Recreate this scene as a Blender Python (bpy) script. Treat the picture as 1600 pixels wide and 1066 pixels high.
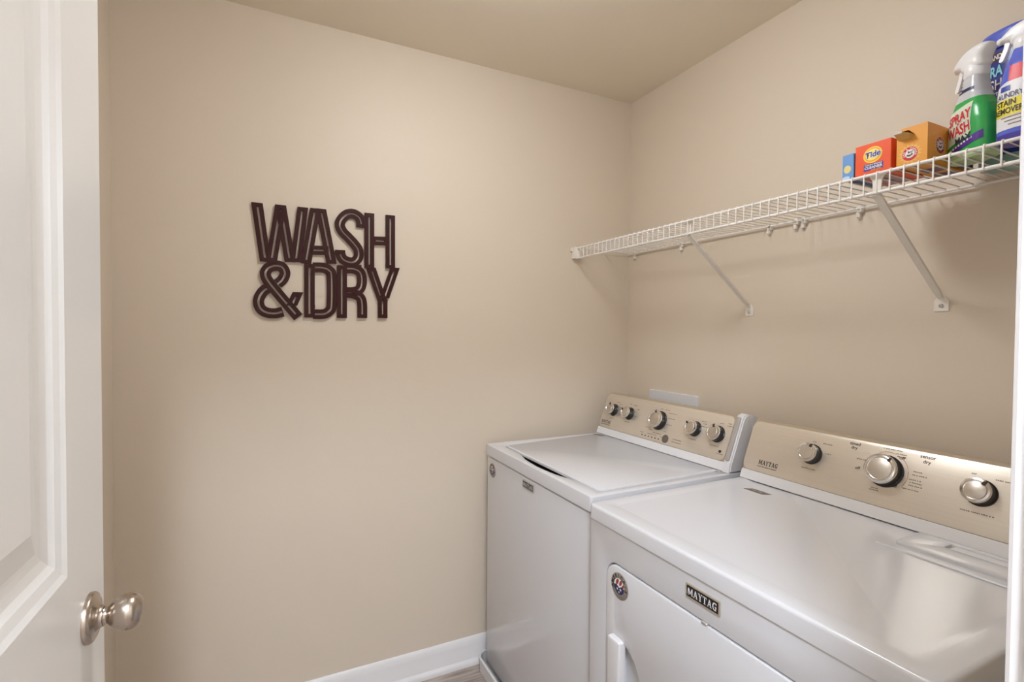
import bpy, bmesh, math, random
from mathutils import Vector, Matrix
random.seed(7)
for o in list(bpy.data.objects): bpy.data.objects.remove(o)
scn = bpy.context.scene
COL = scn.collection
PI = math.pi

# ------------------------------------------------------------------ camera
cd = bpy.data.cameras.new('camera'); cam = bpy.data.objects.new('camera', cd); COL.objects.link(cam)
cd.sensor_width = 36.0; cd.lens = 797.5/1600*36; cd.clip_start = .02
YAW, PITCH, ROLL = math.radians(26.257), math.radians(-1.278), math.radians(.42)
fw = Vector((math.sin(YAW)*math.cos(PITCH), math.cos(YAW)*math.cos(PITCH), math.sin(PITCH)))
rt = Vector((math.cos(YAW), -math.sin(YAW), 0)); up = rt.cross(fw)
r2 = rt*math.cos(ROLL)+up*math.sin(ROLL); u2 = -rt*math.sin(ROLL)+up*math.cos(ROLL)
cam.matrix_world = Matrix(((r2.x,u2.x,-fw.x,-1.568),(r2.y,u2.y,-fw.y,-1.933),(r2.z,u2.z,-fw.z,1.373),(0,0,0,1)))
scn.camera = cam
# ------------------------------------------------------------------ world, exposure
w = bpy.data.worlds.new('world'); scn.world = w; w.use_nodes = True
w.node_tree.nodes['Background'].inputs[0].default_value = (.9,.95,1,1)
w.node_tree.nodes['Background'].inputs[1].default_value = .3
vs = scn.view_settings
vs.view_transform = 'Standard'; vs.look = 'None'; vs.gamma = 1; vs.use_curve_mapping = False
vs.exposure = 0.54
ROOM_LAMP = 33.0      # emission of the laundry room ceiling lamp glass
HALL_LAMP = 158.0      # emission of the hall ceiling lamp glass

# ------------------------------------------------------------------ materials
def srgb(r, g, b):
    f = lambda c: (c/255/12.92) if c/255 <= .04045 else ((c/255+.055)/1.055)**2.4
    return (f(r), f(g), f(b), 1)
MATS = {}
def mat(name, rgb, rough=.5, metal=0, coat=0, bump=0, bscale=200, var=0, vscale=6, emit=0, spec=None, trans=0, alpha=None):
    if name in MATS: return MATS[name]
    m = bpy.data.materials.new(name); m.use_nodes = True
    nt = m.node_tree; b = nt.nodes['Principled BSDF']
    c = srgb(*rgb)
    b.inputs['Base Color'].default_value = c; b.inputs['Roughness'].default_value = rough
    b.inputs['Metallic'].default_value = metal; b.inputs['Coat Weight'].default_value = coat
    b.inputs['Coat Roughness'].default_value = .08
    b.inputs['Transmission Weight'].default_value = trans
    if spec is not None: b.inputs['Specular IOR Level'].default_value = spec
    if emit:
        b.inputs['Emission Color'].default_value = c; b.inputs['Emission Strength'].default_value = emit
    tc = nt.nodes.new('ShaderNodeTexCoord')
    if var:
        n = nt.nodes.new('ShaderNodeTexNoise'); n.inputs['Scale'].default_value = vscale; n.inputs['Detail'].default_value = 4
        nt.links.new(tc.outputs['Object'], n.inputs['Vector'])
        r = nt.nodes.new('ShaderNodeMapRange'); r.inputs[3].default_value = 1-var; r.inputs[4].default_value = 1+var
        nt.links.new(n.outputs['Fac'], r.inputs[0])
        x = nt.nodes.new('ShaderNodeVectorMath'); x.operation = 'SCALE'; x.inputs[0].default_value = c[:3]
        nt.links.new(r.outputs[0], x.inputs['Scale']); nt.links.new(x.outputs[0], b.inputs['Base Color'])
    if bump:
        n = nt.nodes.new('ShaderNodeTexNoise'); n.inputs['Scale'].default_value = bscale; n.inputs['Detail'].default_value = 3
        nt.links.new(tc.outputs['Object'], n.inputs['Vector'])
        bp = nt.nodes.new('ShaderNodeBump'); bp.inputs['Strength'].default_value = bump; bp.inputs['Distance'].default_value = .002
        nt.links.new(n.outputs['Fac'], bp.inputs['Height']); nt.links.new(bp.outputs[0], b.inputs['Normal'])
    MATS[name] = m
    return m
def brushed(name, rgb, rough, stretch, metal=1.0, aniso=.6, amp=.06):
    """metal with fine brushing lines; stretch = noise scale per axis"""
    m = mat(name, rgb, rough, metal); nt = m.node_tree; b = nt.nodes['Principled BSDF']
    tc = nt.nodes['Texture Coordinate']
    mp = nt.nodes.new('ShaderNodeMapping'); mp.inputs['Scale'].default_value = stretch
    n = nt.nodes.new('ShaderNodeTexNoise'); n.inputs['Scale'].default_value = 1; n.inputs['Detail'].default_value = 5
    nt.links.new(tc.outputs['Object'], mp.inputs[0]); nt.links.new(mp.outputs[0], n.inputs['Vector'])
    r = nt.nodes.new('ShaderNodeMapRange'); r.inputs[3].default_value = rough-amp; r.inputs[4].default_value = rough+amp
    nt.links.new(n.outputs['Fac'], r.inputs[0]); nt.links.new(r.outputs[0], b.inputs['Roughness'])
    r = nt.nodes.new('ShaderNodeMapRange'); r.inputs[3].default_value = .9; r.inputs[4].default_value = 1.1
    nt.links.new(n.outputs['Fac'], r.inputs[0])
    x = nt.nodes.new('ShaderNodeVectorMath'); x.operation = 'SCALE'; x.inputs[0].default_value = srgb(*rgb)[:3]
    nt.links.new(r.outputs[0], x.inputs['Scale']); nt.links.new(x.outputs[0], b.inputs['Base Color'])
    bp = nt.nodes.new('ShaderNodeBump'); bp.inputs['Strength'].default_value = .08; bp.inputs['Distance'].default_value = .0006
    nt.links.new(n.outputs['Fac'], bp.inputs['Height']); nt.links.new(bp.outputs[0], b.inputs['Normal'])
    return m
WALL = mat('wall_paint', (220,205,185), .55, bump=.12, bscale=260, var=.012, vscale=3)
CEIL = mat('ceiling_paint', (236,223,203), .8, bump=.15, bscale=180, var=.015, vscale=3)
HALLW = mat('hall_paint', (222,214,204), .7)
TRIM = mat('trim_white', (232,228,226), .28, bump=.03, bscale=60)
DOORW = mat('door_white', (233,229,224), .3, bump=.05, bscale=90)
ENAMEL = mat('white_enamel', (213,211,212), .21, coat=.1, bump=.02, bscale=120)
PLASTIC = mat('white_plastic', (224,221,220), .3)
SHELFW = mat('shelf_white_vinyl', (238,232,226), .35)
CLIPW = mat('clip_white', (236,228,216), .4)
DARKGAP = mat('dark_gap', (58,40,36), .7)
BLACK = mat('black_plastic', (20,17,16), .3)
GREYP = mat('grey_trim', (182,176,170), .35, metal=.3)
STEEL = brushed('brushed_fascia', (226,216,202), .36, (60,2.5,900), metal=.7)
CHROME = mat('knob_chrome', (225,222,218), .16, metal=1)
SATIN = brushed('knob_satin', (212,204,194), .42, (300,300,300))
NICKEL = brushed('satin_nickel', (188,176,164), .26, (120,120,120), amp=.03)
INK = mat('ink_dark', (52,42,36), .6)
INKG = mat('ink_grey', (128,112,96), .6)
INKO = mat('ink_orange', (206,140,100), .6)
BADGE = mat('badge_grey', (118,108,100), .4, metal=.4)
BEIGE = mat('badge_beige_frame', (205,192,174), .3, metal=.6)
SIGN = mat('sign_dark_bronze', (56,19,17), .42, metal=0, spec=.22, bump=.05, bscale=300, var=.12, vscale=9)
def P(name, rgb, rough=.4): return mat(name, rgb, rough)
RED, WHITE, NAVY = P('print_red',(205,48,50)), P('print_white',(240,238,236)), P('print_navy',(34,36,84))

# floor plank material: grey brown wood grain along x
def plank_mat():
    m = bpy.data.materials.new('vinyl_plank'); m.use_nodes = True; nt = m.node_tree; b = nt.nodes['Principled BSDF']
    tc = nt.nodes.new('ShaderNodeTexCoord'); mp = nt.nodes.new('ShaderNodeMapping'); mp.inputs['Scale'].default_value = (2.2,34,1)
    oi = nt.nodes.new('ShaderNodeObjectInfo')
    va = nt.nodes.new('ShaderNodeVectorMath'); va.operation = 'ADD'
    sc = nt.nodes.new('ShaderNodeVectorMath'); sc.operation = 'SCALE'; sc.inputs[0].default_value = (17,31,3)
    nt.links.new(oi.outputs['Random'], sc.inputs['Scale'])
    nt.links.new(tc.outputs['Object'], mp.inputs[0]); nt.links.new(mp.outputs[0], va.inputs[0]); nt.links.new(sc.outputs[0], va.inputs[1])
    n = nt.nodes.new('ShaderNodeTexNoise'); n.inputs['Scale'].default_value = 1.6; n.inputs['Detail'].default_value = 6; n.inputs['Distortion'].default_value = .6
    nt.links.new(va.outputs[0], n.inputs['Vector'])
    cr = nt.nodes.new('ShaderNodeValToRGB')
    cr.color_ramp.elements[0].position = .3; cr.color_ramp.elements[0].color = srgb(132,116,106)
    cr.color_ramp.elements[1].position = .72; cr.color_ramp.elements[1].color = srgb(196,182,172)
    nt.links.new(n.outputs['Fac'], cr.inputs[0]); nt.links.new(cr.outputs[0], b.inputs['Base Color'])
    b.inputs['Roughness'].default_value = .42
    return m
PLANK = plank_mat()

# ------------------------------------------------------------------ helpers
ROOT = {}
def setp(o, label=None, cat=None, group=None, kind=None):
    if label: o['label'] = label
    if cat: o['category'] = cat
    if group: o['group'] = group
    if kind: o['kind'] = kind
    return o
def thing(name, loc, label=None, cat=None, group=None, kind=None):
    o = bpy.data.objects.new(name, None); o.empty_display_size = .05; COL.objects.link(o); o.location = loc
    ROOT[o.name] = Vector(loc)
    return setp(o, label, cat, group, kind)
def obj(name, bm, m, parent=None, loc=None, smooth=None, label=None):
    """bm holds world coordinates; the mesh is stored relative to its thing's base"""
    L = ROOT[parent.name] if parent else Vector(loc or (0,0,0))
    bmesh.ops.translate(bm, verts=bm.verts, vec=-L)
    me = bpy.data.meshes.new(name); bm.to_mesh(me); bm.free()
    if smooth is not None:
        me.set_sharp_from_angle(angle=math.radians(smooth))
        for p in me.polygons: p.use_smooth = True
    for x in (m if isinstance(m, list) else [m]): me.materials.append(x)
    o = bpy.data.objects.new(name, me); COL.objects.link(o)
    if parent: o.parent = parent
    else: o.location = L
    ROOT[o.name] = L
    if label: o['label'] = label
    return o
def box(bm, x0, x1, y0, y1, z0, z1, bev=0, seg=2, M=None):
    t = bmesh.new(); bmesh.ops.create_cube(t, size=1)
    bmesh.ops.scale(t, vec=(abs(x1-x0), abs(y1-y0), abs(z1-z0)), verts=t.verts)
    bmesh.ops.translate(t, vec=((x0+x1)/2, (y0+y1)/2, (z0+z1)/2), verts=t.verts)
    if bev: bmesh.ops.bevel(t, geom=t.edges[:], offset=bev, segments=seg, profile=.5, affect='EDGES')
    merge(bm, t, M); return bm
def merge(bm, t, M=None):
    if M is not None: bmesh.ops.transform(t, matrix=M, verts=t.verts)
    me = bpy.data.meshes.new('tmp'); t.to_mesh(me); t.free(); bm.from_mesh(me); bpy.data.meshes.remove(me)
def B(*a, **k): return box(bmesh.new(), *a, **k)
def frame(o, x, y, n=None):
    x = Vector(x).normalized(); y = Vector(y).normalized(); n = x.cross(y)
    return Matrix(((x.x,y.x,n.x,o[0]),(x.y,y.y,n.y,o[1]),(x.z,y.z,n.z,o[2]),(0,0,0,1)))
def poly(bm, loops, d0, d1, M, bev=0, seg=2):
    """prism: outline loops[0] with holes loops[1:], from depth d0 to d1 along the frame's normal"""
    t = bmesh.new(); es = []
    for lp in loops:
        v = [t.verts.new((p[0], p[1], d1)) for p in lp]
        es += [t.edges.new((v[i], v[(i+1) % len(v)])) for i in range(len(v))]
    bmesh.ops.triangle_fill(t, use_beauty=True, edges=es, normal=(0,0,1))
    bmesh.ops.dissolve_limit(t, angle_limit=.01, verts=t.verts, edges=t.edges)
    if d1 != d0:
        g = bmesh.ops.extrude_face_region(t, geom=t.faces[:])
        bmesh.ops.translate(t, vec=(0,0,d0-d1), verts=[e for e in g['geom'] if isinstance(e, bmesh.types.BMVert)])
    bmesh.ops.recalc_face_normals(t, faces=t.faces)
    if d1 == d0 and t.faces and t.faces[0].normal.z < 0: bmesh.ops.reverse_faces(t, faces=t.faces)
    if bev:
        ed = [e for e in t.edges if abs(e.verts[0].co.z-d1) < 1e-6 and abs(e.verts[1].co.z-d1) < 1e-6 and len(e.link_faces) == 2 and e.calc_face_angle() > .6]
        bmesh.ops.bevel(t, geom=ed, offset=bev, segments=seg, profile=.5, affect='EDGES')
    merge(bm, t, M); return bm
def rrect(x0, x1, y0, y1, r, n=6):
    out = []
    for cx, cy, a in ((x1-r,y1-r,0),(x0+r,y1-r,90),(x0+r,y0+r,180),(x1-r,y0+r,270)):
        for i in range(n+1):
            t = math.radians(a+90*i/n); out.append((cx+r*math.cos(t), cy+r*math.sin(t)))
    return out
def ell(cx, cy, a, b, n=40, rot=0):
    c, s = math.cos(rot), math.sin(rot)
    return [(cx+a*math.cos(t)*c-b*math.sin(t)*s, cy+a*math.cos(t)*s+b*math.sin(t)*c) for t in [2*PI*i/n for i in range(n)]]
def tube(bm, pts, r, n=8, caps=True):
    pts = [Vector(p) for p in pts]; rings = []
    ref = None
    for i, p in enumerate(pts):
        d = (pts[min(i+1,len(pts)-1)]-pts[max(i-1,0)]).normalized()
        if ref is None: ref = d.orthogonal().normalized()
        ref = (ref-d*ref.dot(d)).normalized(); s = d.cross(ref)
        rings.append([bm.verts.new(p+ref*r*math.cos(2*PI*k/n)+s*r*math.sin(2*PI*k/n)) for k in range(n)])
    for a, b in zip(rings, rings[1:]):
        for k in range(n): bm.faces.new((a[k], a[(k+1)%n], b[(k+1)%n], b[k]))
    if caps: bm.faces.new(rings[0][::-1]); bm.faces.new(rings[-1])
    return bm
def lathe(bm, prof, M, n=40, sx=1, sy=1):
    """prof = (radius, height) pairs along the frame's normal"""
    t = bmesh.new(); rings = []
    for r, h in prof:
        if r < 1e-6: rings.append([t.verts.new((0,0,h))])
        else: rings.append([t.verts.new((r*sx*math.cos(2*PI*k/n), r*sy*math.sin(2*PI*k/n), h)) for k in range(n)])
    for a, b in zip(rings, rings[1:]):
        if len(a) == 1 and len(b) == 1: continue
        for k in range(n):
            if len(a) == 1: t.faces.new((a[0], b[k], b[(k+1)%n]))
            elif len(b) == 1: t.faces.new((a[k], a[(k+1)%n], b[0]))
            else: t.faces.new((a[k], a[(k+1)%n], b[(k+1)%n], b[k]))
    if len(rings[0]) > 1: t.faces.new(rings[0])
    if len(rings[-1]) > 1: t.faces.new(rings[-1])
    bmesh.ops.recalc_face_normals(t, faces=t.faces)
    merge(bm, t, M); return bm
def extrude_profile(bm, prof, y0, y1):
    """closed (x,z) profile swept along y"""
    a = [bm.verts.new((x, y0, z)) for x, z in prof]; b = [bm.verts.new((x, y1, z)) for x, z in prof]; n = len(prof)
    fs = [bm.faces.new((a[i], a[(i+1)%n], b[(i+1)%n], b[i])) for i in range(n)]
    fs += [bm.faces.new(a), bm.faces.new(b)]
    bmesh.ops.recalc_face_normals(bm, faces=fs); return bm
def text_bm(s, size, align='CENTER', bold=0, width=None, shear=0, sub=0):
    """flat lettering in the xy plane, centred on its own height"""
    c = bpy.data.curves.new('t', 'FONT'); c.body = s; c.size = size; c.align_x = align; c.offset = bold*size; c.shear = shear
    c.resolution_u = 3
    o = bpy.data.objects.new('t', c); COL.objects.link(o)
    dg = bpy.context.evaluated_depsgraph_get(); me = bpy.data.meshes.new_from_object(o.evaluated_get(dg))
    t = bmesh.new(); t.from_mesh(me); bpy.data.meshes.remove(me); bpy.data.objects.remove(o); bpy.data.curves.remove(c)
    if t.verts:
        ys = [v.co.y for v in t.verts]; xs = [v.co.x for v in t.verts]
        bmesh.ops.translate(t, vec=(0, -(min(ys)+max(ys))/2, 0), verts=t.verts)
        if width: bmesh.ops.scale(t, vec=(width/(max(xs)-min(xs)), 1, 1), verts=t.verts)
    if sub: bmesh.ops.subdivide_edges(t, edges=t.edges[:], cuts=sub)
    return t
def text(bm, s, size, M, x=0, y=0, d=.0004, **k):
    merge(bm, text_bm(s, size, **k), M @ Matrix.Translation((x, y, d))); return bm
# heavy slab-serif capitals for the appliance name plates, unit height, drawn as strokes
SLAB = {
 'M': (1.18, [(.08,0,.08,1,.16),(.1,.0,.0,0,0),(.98,0,.98,1,.22),(.14,1,.54,.12,.22),(.94,1,.54,.12,.12)], [(0,.26,0),(.0,.24,1),(.78,1.18,0),(.84,1.18,1)]),
 'A': (1.02, [(.16,0,.5,1,.12),(.86,0,.5,1,.24),(.3,.34,.74,.34,.1)], [(0,.34,0),(.6,1.02,0)]),
 'Y': (1.0, [(.18,1,.5,.45,.24),(.82,1,.5,.45,.12),(.5,0,.5,.5,.24)], [(.26,.74,0),(0,.4,1),(.64,1,1)]),
 'T': (.9, [(.45,0,.45,1,.24),(.04,.93,.86,.93,.13),(.07,.7,.07,1,.09),(.83,.7,.83,1,.09)], [(.22,.68,0)]),
 'G': (.98, [(.86,.8,.66,.94,.12),(.66,.94,.4,.92,.14),(.4,.92,.2,.7,.2),(.18,.72,.18,.28,.24),(.2,.3,.4,.08,.2),(.4,.08,.66,.06,.14),(.66,.06,.82,.2,.16),(.8,.0,.8,.44,.2),(.88,.72,.88,1,.1)], [(.56,.98,.42)]),
}
def nameplate(bm, M, h, width, d=.0004):
    total = sum(SLAB[c][0]+.08 for c in 'MAYTAG')-.08; sx = width/total; x = -width/2
    for c in 'MAYTAG':
        adv, st, ser = SLAB[c]
        for x0, y0, x1, y1, wd in st:
            if wd == 0: continue
            a, b = Vector((x0, y0)), Vector((x1, y1)); n = (b-a).normalized(); n = Vector((-n.y, n.x))*wd/2
            if abs(y1-y0) > .4 and abs(x1-x0) > .2: n = Vector((wd/2, 0))
            vs = [bm.verts.new(M @ Vector((x+p.x*sx, (p.y-.5)*h, d))) for p in (a-n, b-n, b+n, a+n)]
            bm.faces.new(vs)
        for x0, x1, y in ser:
            y0, y1 = (y-.0, y+.1) if y < .5 else (y-.1, y)
            vs = [bm.verts.new(M @ Vector((x+p[0]*sx, (p[1]-.5)*h, d))) for p in ((x0,y0),(x1,y0),(x1,y1),(x0,y1))]
            bm.faces.new(vs)
        x += (adv+.08)*sx
    return bm

# ------------------------------------------------------------------ room shell
H = 2.44; XD = -1.973; YC = -1.764; YH = -1.884; DX0, DX1, DH = -1.81, -1.051, 2.05
HX0, HX1, HY = -2.7, -.3, -3.3
setp(obj('wall_back', B(XD-.1, .1, 0, .1, 0, H), WALL), kind='structure')
setp(obj('wall_right', B(0, .1, YH, 0, 0, H), WALL), kind='structure')
setp(obj('wall_left', B(XD-.1, XD, YH, 0, 0, H), WALL), kind='structure')
bm = B(HX0, DX0-.02, YH, YC, 0, H); box(bm, DX1+.02, HX1, YH, YC, 0, H); box(bm, DX0-.02, DX1+.02, YH, YC, DH+.02, H)
setp(obj('wall_front', bm, WALL), kind='structure')
setp(obj('ceiling', B(HX0-.1, .1, HY-.1, .1, H, H+.1), CEIL), kind='structure')
bm = B(HX0-.1, HX0, HY, YH, 0, H); setp(obj('wall_hall_left', bm, HALLW), kind='structure')
setp(obj('wall_hall_right', B(HX1, HX1+.1, HY, YH, 0, H), HALLW), kind='structure')
setp(obj('wall_hall_back', B(HX0-.1, HX1+.1, HY-.1, HY, 0, H), HALLW), kind='structure')
# floor: a sub-floor with each plank laid on it
fl = setp(obj('floor', B(HX0-.1, .1, HY-.1, .1, -.1, -.005), DARKGAP), kind='structure')
pw, plen = .178, 1.22
row = 0; y = 0.0
while y > HY:
    y1 = max(y-pw, HY); off = (row*.43) % plen; x = HX0-off
    while x < 0:
        a, b = max(x, HX0), min(x+plen, 0)
        if b-a > .03:
            me_bm = B(a+.0006, b-.0006, y1+.0006, y-.0006, -.005, 0, bev=.0008, seg=1)
            p = obj('plank', me_bm, PLANK, fl)
        x += plen
    y -= pw; row += 1

def baseboard(name, x0, y0, x1, y1, nx, ny):
    """profiled board from (x0,y0) to (x1,y1); (nx,ny) points into the room"""
    prof = [(0,0),(.026,0),(.026,.012),(.022,.02),(.016,.024),(.015,.026),(.015,.082),(.012,.09),(.010,.098),(.006,.106),(.003,.109),(0,.110)]
    bm = bmesh.new()
    a = [bm.verts.new((x0+nx*d, y0+ny*d, z)) for d, z in prof]; b = [bm.verts.new((x1+nx*d, y1+ny*d, z)) for d, z in prof]
    n = len(prof)
    for i in range(n): bm.faces.new((a[i], a[(i+1)%n], b[(i+1)%n], b[i]))
    bm.faces.new(a); bm.faces.new(b); bmesh.ops.recalc_face_normals(bm, faces=bm.faces)
    return setp(obj(name, bm, TRIM, smooth=30), kind='structure')
baseboard('baseboard_back', XD, 0, 0, 0, 0, -1)
baseboard('baseboard_right', 0, 0, 0, YC, -1, 0)
baseboard('baseboard_left', XD, 0, XD, YC, 1, 0)
# door lining and casings
bm = B(DX1, DX1+.02, YH, YC, 0, DH+.02); setp(obj('trim_1', bm, TRIM), kind='structure')
bm = B(DX0-.02, DX0, YH, YC, 0, DH+.02); setp(obj('trim_2', bm, TRIM), kind='structure')
bm = B(DX0, DX1, YH, YC, DH, DH+.02); setp(obj('trim_3', bm, TRIM), kind='structure')
bm = B(DX1+.005, DX1+.065, YC, YC+.014, 0, DH+.07, bev=.004); setp(obj('trim_4', bm, TRIM), kind='structure')
bm = B(DX1+.005, DX1+.065, YH-.014, YH, 0, DH+.07, bev=.004); setp(obj('trim_5', bm, TRIM), kind='structure')
bm = B(DX0-.065, DX0-.005, YH-.014, YH, 0, DH+.07, bev=.004); setp(obj('trim_6', bm, TRIM), kind='structure')

# ------------------------------------------------------------------ lamps
def dome_lamp(loc, r, strength, rgb, label):
    t = thing('ceiling_light', loc, label, 'ceiling light')
    M = frame(loc, (1,0,0), (0,-1,0))          # normal points down
    obj('base', lathe(bmesh.new(), [(r*1.08,0),(r*1.08,.018),(r*1.0,.024),(0,.024)], M), NICKEL, t, smooth=40)
    pr = [(r*.97,.024)]+[(r*math.cos(a), .060+.045*math.sin(a)) for a in [i*PI/2/10 for i in range(10)]]+[(0,.105)]
    obj('glass_dome', lathe(bmesh.new(), pr, M), mat('lamp_glass_%d' % int(strength*10), rgb, .4, emit=strength), t, smooth=60)
    obj('finial', lathe(bmesh.new(), [(.012,.103),(.010,.114),(.004,.120),(0,.121)], M, n=16), NICKEL, t, smooth=60)
dome_lamp((-.985,-.9,H), .135, ROOM_LAMP, (240,247,255), 'round flush ceiling light in the middle of the laundry room ceiling')
dome_lamp((-1.75,-2.55,H), .15, HALL_LAMP, (222,236,255), 'round flush ceiling light in the hall outside the doorway')

# ------------------------------------------------------------------ door (open into the room, against the left)
ang = math.radians(90-1.8)
DM = Matrix.Translation((-1.803, YC+.004, 0)) @ Matrix.Rotation(ang, 4, 'Z')   # local x along the door from the hinge, local -y = visible face
DW, DT = .771, .035
d = thing('door_1', (-1.803, YC, 0), 'white panelled door standing open at the left', kind='structure')
def panel_loops(x0, x1, z0, z1): return [(x0,z0),(x1,z0),(x1,z1),(x0,z1)]
FM = DM @ frame((0,0,0), (1,0,0), (0,0,1))      # frame normal = local -y
PAN = [(.14,.771-.14,.22,.86), (.14,.771-.14,1.062,1.90)]
bm = bmesh.new()
poly(bm, [panel_loops(0,DW,.012,2.04)]+[panel_loops(*p) for p in PAN], -DT, 0, FM)
obj('slab', bm, DOORW, d)
for x0, x1, z0, z1 in PAN:
    # sloping moulding steps around the panel, then the raised field
    steps = [(0,0),(.008,-.003),(.020,-.0055),(.029,-.0095),(.040,-.012),(.047,-.013)]
    bm = bmesh.new(); rings = []
    for ins, dep in steps:
        rings.append([bm.verts.new(FM @ Vector((a, b, dep))) for a, b in panel_loops(x0+ins, x1-ins, z0+ins, z1-ins)])
    for a, b in zip(rings, rings[1:]):
        for k in range(4): bm.faces.new((a[k], a[(k+1)%4], b[(k+1)%4], b[k]))
    obj('panel_moulding', bm, DOORW, d)
    bm = bmesh.new(); steps = [(.047,-.013),(.052,-.013),(.085,-.005)]; rings = []
    for ins, dep in steps:
        rings.append([bm.verts.new(FM @ Vector((a, b, dep))) for a, b in panel_loops(x0+ins, x1-ins, z0+ins, z1-ins)])
    for a, b in zip(rings, rings[1:]):
        for k in range(4): bm.faces.new((a[k], a[(k+1)%4], b[(k+1)%4], b[k]))
    bm.faces.new(rings[-1])
    back = [bm.verts.new(FM @ Vector((a, b, -DT+.006))) for a, b in panel_loops(x0-.002, x1+.002, z0-.002, z1+.002)]
    bm.faces.new(back[::-1])
    obj('panel', bm, DOORW, d)
KZ, KX = .972, DW-.066
for side in (1, -1):
    KM = FM @ (Matrix.Translation((KX, KZ, 0)) if side == 1 else Matrix.Translation((KX, KZ, -DT)) @ Matrix.Rotation(PI, 4, 'Y'))
    k = obj('door_knob', lathe(bmesh.new(), [(.0125,.018),(.0115,.020),(.0115,.022),(.0130,.0235),(.0165,.0265),(.0210,.032),(.0238,.039),(.0245,.045),(.0238,.0505),(.0212,.0555),(.016,.0595),(.009,.062),(0,.0627)], KM, n=48), NICKEL, d, smooth=50, label='egg shaped satin nickel knob')
    obj('rosette', lathe(bmesh.new(), [(.0335,0),(.0335,.004),(.032,.0065),(.027,.009),(.0205,.0100),(.0160,.0125),(.0142,.0150),(.0138,.0175),(.010,.018),(.010,.020)], KM, n=48), NICKEL, k, smooth=35)
for z in (.25, 1.05, 1.82):
    bm = bmesh.new(); tube(bm, [(-1.803+.004, YC+.002, z-.045), (-1.803+.004, YC+.002, z+.045)], .006, 10); obj('hinge', bm, NICKEL, d, smooth=40)

# ------------------------------------------------------------------ WASH & DRY sign
LET = {
'W' : [[(-1.5765, 1.7926), (-1.5514, 1.5973)], [(-1.5329, 1.5985), (-1.5043, 1.7931)], [(-1.5043, 1.7931), (-1.4746, 1.601)], [(-1.4562, 1.6022), (-1.4338, 1.7931)]],
'A' : [[(-1.4239, 1.5995), (-1.3927, 1.7939)], [(-1.3745, 1.7945), (-1.3387, 1.604)], [(-1.4073, 1.6471), (-1.3489, 1.6496)]],
'S' : [[(-1.2362, 1.7415), (-1.2362, 1.7605), (-1.2435, 1.7782), (-1.2629, 1.7886), (-1.2845, 1.7848), (-1.3035, 1.767), (-1.3105, 1.7443), (-1.3011, 1.7216), (-1.2811, 1.7017), (-1.259, 1.6788), (-1.2459, 1.6584), (-1.2459, 1.6334), (-1.2604, 1.616), (-1.2797, 1.6137), (-1.2987, 1.6223), (-1.3082, 1.6389), (-1.3096, 1.6545)]],
'H' : [[(-1.2068, 1.7971), (-1.2065, 1.5948)], [(-1.1297, 1.7977), (-1.1293, 1.5994)], [(-1.1967, 1.6974), (-1.1397, 1.7006)]],
'&' : [[(-1.4487, 1.4106), (-1.5, 1.4747), (-1.5415, 1.5292), (-1.5515, 1.5542), (-1.5443, 1.5746), (-1.5245, 1.5851), (-1.5019, 1.5827), (-1.4911, 1.5632), (-1.4977, 1.5407), (-1.5136, 1.5244)], [(-1.5416, 1.5106), (-1.5613, 1.4935), (-1.5727, 1.4653), (-1.5678, 1.44), (-1.549, 1.4252), (-1.5215, 1.4229), (-1.4979, 1.4291)], [(-1.4697, 1.4506), (-1.4498, 1.4979)]],
'D' : [[(-1.4123, 1.5978), (-1.4125, 1.4103)], [(-1.4006, 1.5866), (-1.3664, 1.5877), (-1.3471, 1.5791), (-1.3387, 1.5585), (-1.3388, 1.4557), (-1.3471, 1.4344), (-1.3666, 1.4233), (-1.4008, 1.4226)]],
'R' : [[(-1.3035, 1.5998), (-1.3035, 1.4107)], [(-1.2916, 1.5892), (-1.2628, 1.5899), (-1.2419, 1.5812), (-1.2336, 1.5616), (-1.2336, 1.5365), (-1.2419, 1.5161), (-1.2628, 1.5062), (-1.2916, 1.5051)], [(-1.2868, 1.5018), (-1.2579, 1.4979), (-1.2385, 1.4851), (-1.2321, 1.4612), (-1.232, 1.4119)]],
'Y' : [[(-1.2016, 1.5986), (-1.1587, 1.4746)], [(-1.1117, 1.6025), (-1.1511, 1.4866)], [(-1.1577, 1.4838), (-1.1576, 1.4131)]],
}
def smooth_path(p, n=5):
    if len(p) < 3: return [Vector(q) for q in p]
    p = [Vector(q) for q in p]; out = []
    for i in range(len(p)-1):
        p0, p1, p2, p3 = p[max(i-1,0)], p[i], p[i+1], p[min(i+2,len(p)-1)]
        for k in range(n):
            t = k/n
            out.append(.5*((2*p1)+(p2-p0)*t+(2*p0-5*p1+4*p2-p3)*t*t+(3*p1-p0-3*p2+p3)*t**3))
    return out+[p[-1]]
def cut(path, a, b):
    """trim a polyline by lengths a and b"""
    def trim(p, l):
        p = p[:]
        while l > 0 and len(p) > 2 and (p[1]-p[0]).length < l: l -= (p[1]-p[0]).length; p.pop(0)
        p[0] = p[0]+(p[1]-p[0]).normalized()*l if l > 0 else p[0]
        return p
    return trim(trim(path, a)[::-1], b)[::-1]
SY0, SY1 = -.003, -.010     # back and front of the sign plate
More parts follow.
